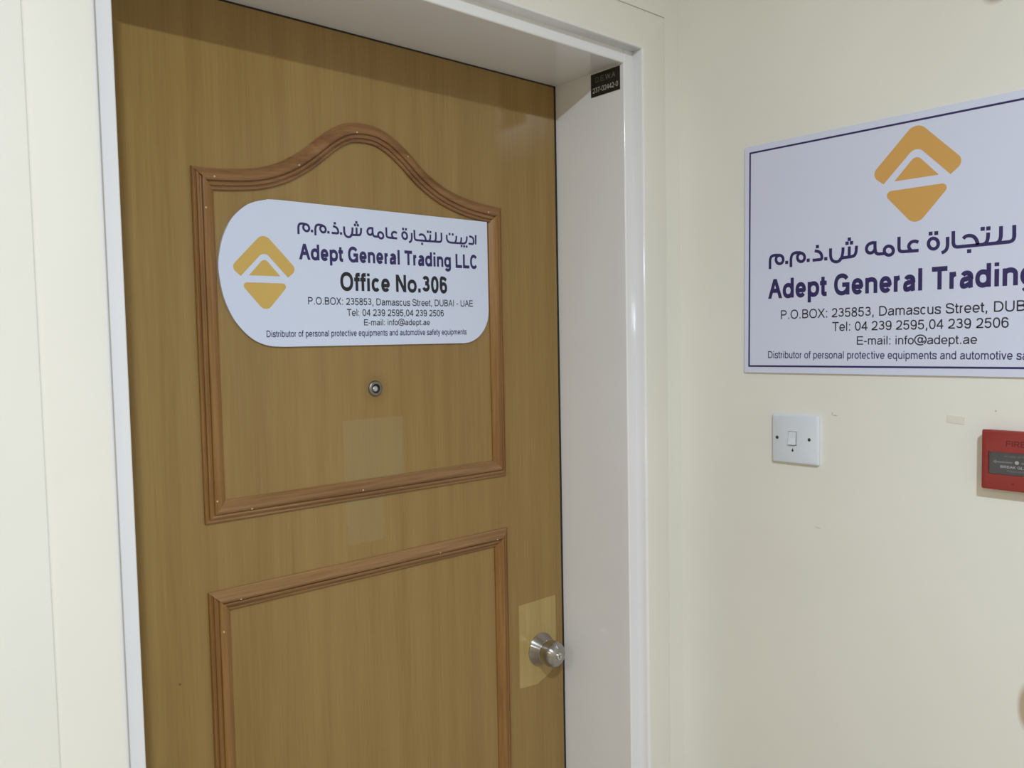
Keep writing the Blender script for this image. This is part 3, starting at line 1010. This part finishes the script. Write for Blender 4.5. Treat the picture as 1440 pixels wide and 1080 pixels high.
# ---- light switch
sw = empty('light_switch', (XB, 0.729, Z0 - 0.225))
props(sw, 'white square one-gang rocker light switch on the wall below the large board', 'switch')
SY0, SY1, SZ0, SZ1 = 0.6855, 0.7718, -0.2240, -0.1395
FX = XB - 0.0080
bm = bmesh.new()
prof = [(0.0, 0.0), (0.0, 0.0045), (0.0015, 0.0070), (0.0035, 0.0080)]
rows = []
for u, h in prof:
    rr = fillet([(SY0 + u, SZ0 + u), (SY1 - u, SZ0 + u), (SY1 - u, SZ1 - u), (SY0 + u, SZ1 - u)], 0.003, 4)
    rows.append([bm.verts.new(Vector((XB - h, y, Z0 + z))) for y, z in rr])
for a, b in zip(rows, rows[1:]):
    for i in range(len(a)):
        j = (i + 1) % len(a)
        bm.faces.new((a[i], a[j], b[j], b[i]))
# face with an opening for the rocker
ry0, ry1, rz0, rz1 = 0.7245, 0.7400, -0.1925, -0.1685
xs = FX
ring = rows[-1]
fv = [bm.verts.new(Vector((xs, y, Z0 + z))) for y, z in ((ry0, rz0), (ry1, rz0), (ry1, rz1), (ry0, rz1))]
n4 = len(ring) // 4
cut = [ring[0], ring[n4], ring[2 * n4], ring[3 * n4]]
for q in range(4):
    seg = ring[q * n4:(q + 1) * n4 + 1] if q < 3 else ring[3 * n4:] + [ring[0]]
    bm.faces.new(seg + [fv[(q + 1) % 4], fv[q]])
bv = [bm.verts.new(Vector((XB - 0.0015, y, Z0 + z))) for y, z in ((ry0, rz0), (ry1, rz0), (ry1, rz1), (ry0, rz1))]
for q in range(4):
    bm.faces.new((fv[q], fv[(q + 1) % 4], bv[(q + 1) % 4], bv[q]))
bm.faces.new(bv)
fp = auto_smooth(obj('faceplate', bm, M_plate, sw), 30)
fp.data.materials.append(M_dark)
for q in range(1, 6):
    fp.data.polygons[len(fp.data.polygons) - q].material_index = 1
bm = bmesh.new()
e = 0.0006
e2 = 0.0013
pr = [(rz0 + e2, XB - 0.0120), (rz0 + e2, XB - 0.002), (rz1 - e, XB - 0.002), (rz1 - e, XB - 0.0082), ((rz0 + rz1) / 2, XB - 0.0092)]
a = [bm.verts.new(Vector((x, ry0 + e2, Z0 + z))) for z, x in pr]
b = [bm.verts.new(Vector((x, ry1 - e, Z0 + z))) for z, x in pr]
bm.faces.new(a)
bm.faces.new(b)
for i in range(5):
    bm.faces.new((a[i], a[(i + 1) % 5], b[(i + 1) % 5], b[i]))
obj('rocker', bm, M_plate, sw)
for y, z in ((0.7612, -0.1807), (0.7014, -0.1805)):
    bm = bmesh.new()
    lathe(bm, [(0.0029, -0.0002), (0.0027, 0.0005), (0.0020, 0.0008), (0, 0.0008)], lambda a_, b_, h: Vector((FX - h, y + a_, Z0 + z + b_)), 20)
    obj('screw', bm, mat('dull brass screw', srgb(96, 90, 80), 0.4, 0.8), sw, True)
bm = bmesh.new()
vs = fillet([(0.7296, -0.2033), (0.7344, -0.2033), (0.7320, -0.1972)], [0.0018, 0.0018, 0.0003], 5)
prism(bm, vs, lambda u, v, h: Vector((FX - h, u, Z0 + v)), 0, 0.0003)
obj('indicator_mark', bm, M_ink, sw)

# ---- fire call point
fc_ = empty('fire_call_point', (XB, 0.388, Z0 - 0.228))
props(fc_, 'red square break glass fire call point at the right edge of the photo', 'fire alarm')
HY0, HY1, HZ0, HZ1, HX = 0.3470, 0.4316, -0.2270, -0.1421, XB - 0.0200
WY0, WY1, WZ0, WZ1 = 0.3580, 0.4228, -0.2048, -0.1726
bm = bmesh.new()
rows = []
for u, h in [(0.0015, 0.0), (0.0, 0.0170), (0.0008, 0.0192), (0.0026, 0.0200)]:
    rr = fillet([(HY0 + u, HZ0 + u), (HY1 - u, HZ0 + u), (HY1 - u, HZ1 - u), (HY0 + u, HZ1 - u)], 0.0022, 4)
    rows.append([bm.verts.new(Vector((XB - h, y, Z0 + z))) for y, z in rr])
for a, b in zip(rows, rows[1:]):
    for i in range(len(a)):
        j = (i + 1) % len(a)
        bm.faces.new((a[i], a[j], b[j], b[i]))
fv = [bm.verts.new(Vector((HX, y, Z0 + z))) for y, z in ((WY0, WZ0), (WY1, WZ0), (WY1, WZ1), (WY0, WZ1))]
ring = rows[-1]
n4 = len(ring) // 4
for q in range(4):
    seg = ring[q * n4:(q + 1) * n4 + 1] if q < 3 else ring[3 * n4:] + [ring[0]]
    bm.faces.new(seg + [fv[(q + 1) % 4], fv[q]])
bv = [bm.verts.new(Vector((XB - 0.0120, y, Z0 + z))) for y, z in ((WY0, WZ0), (WY1, WZ0), (WY1, WZ1), (WY0, WZ1))]
for q in range(4):
    bm.faces.new((fv[q], fv[(q + 1) % 4], bv[(q + 1) % 4], bv[q]))
bm.faces.new(bv)
hs = auto_smooth(obj('housing', bm, M_red, fc_), 30)
bm = bmesh.new()
box(bm, XB - 0.0136, XB - 0.0122, WY0 + 0.0006, WY1 - 0.0006, Z0 + WZ0 + 0.0006, Z0 + WZ1 - 0.0006)
card = obj('window_card', bm, M_card, fc_)
gf = lambda u, v, h: Vector((XB - 0.0137 - h, -u, Z0 + v))
text('instruction_lettering', 'BREAK GLASS', -0.4085, -0.3680, -0.1955, 0.0036, 132, True, M_cardt, gf, card)
text('small_lettering', 'IN CASE OF FIRE', -0.4040, -0.3725, -0.1800, 0.0026, 90, False, M_cardt2, gf, card)
text('small_lettering', 'PRESS HERE', -0.4000, -0.3765, -0.2008, 0.0026, 90, False, M_cardt2, gf, card)
bm = bmesh.new()
for sgn in (-1, 1):
    c0 = -0.3878
    pts = [(c0 + sgn * 0.0055, -0.1862), (c0 + sgn * 0.026, -0.1862), (c0 + sgn * 0.026, -0.1842), (c0 + sgn * 0.0305, -0.1873), (c0 + sgn * 0.026, -0.1904), (c0 + sgn * 0.026, -0.1884), (c0 + sgn * 0.0055, -0.1884)]
    bm.faces.new([bm.verts.new(gf(u, v, 0.0002)) for u, v in pts])
obj('arrows', bm, M_cardt2, card, recalc=False)
bm = bmesh.new()
lathe(bm, [(0.0026, 0.0), (0.0026, 0.0003), (0, 0.0003)], lambda a_, b_, h: Vector((XB - 0.0138 - h, 0.3878 + a_, Z0 - 0.1868 + b_)), 20)
obj('white_spot', bm, M_cardt, card)
bm = bmesh.new()
box(bm, XB - 0.0182, XB - 0.0166, WY0 + 0.0003, WY1 - 0.0003, Z0 + WZ0 + 0.0003, Z0 + WZ1 - 0.0003)
obj('glass_pane', bm, M_glass, fc_)
text('fire_lettering', 'FIRE', -0.4000, -0.3755, -0.1640, 0.0080, 110, True, M_redtxt, lambda u, v, h: Vector((HX - h, -u, Z0 + v)), fc_)
bm = bmesh.new()
lathe(bm, [(0.0014, -0.0002), (0.0012, 0.0003), (0, 0.0003)], lambda a_, b_, h: Vector((HX - h, 0.3905 + a_, Z0 - 0.2165 + b_)), 12)
obj('test_hole', bm, M_redtxt, fc_)

# ---- lamps overhead (out of frame; the square panel is an added fill light)
dl = empty('ceiling_downlight', (LAMP[0], LAMP[1], CEIL))
props(dl, 'round white surface downlight on the corridor ceiling in front of the door', 'ceiling light')
bm = bmesh.new()
lathe(bm, [(0.075, 0.0), (0.075, 0.044), (0.068, 0.050), (0.060, 0.050), (0.057, 0.046), (0.057, 0.012), (0.0, 0.012)],
      lambda a_, b_, h: Vector((LAMP[0] + a_, LAMP[1] + b_, CEIL - h)), 40)
auto_smooth(obj('lamp_housing', bm, M_white, dl), 30)
pl = empty('added_fill_panel', (-2.35, -0.62, CEIL))
props(pl, 'added unseen fill light, a square white panel on the ceiling further down the corridor', 'ceiling light')
bm = bmesh.new()
box(bm, -2.65, -2.05, -0.92, -0.32, CEIL - 0.02, CEIL)
obj('fill_panel_housing', bm, M_white, pl)
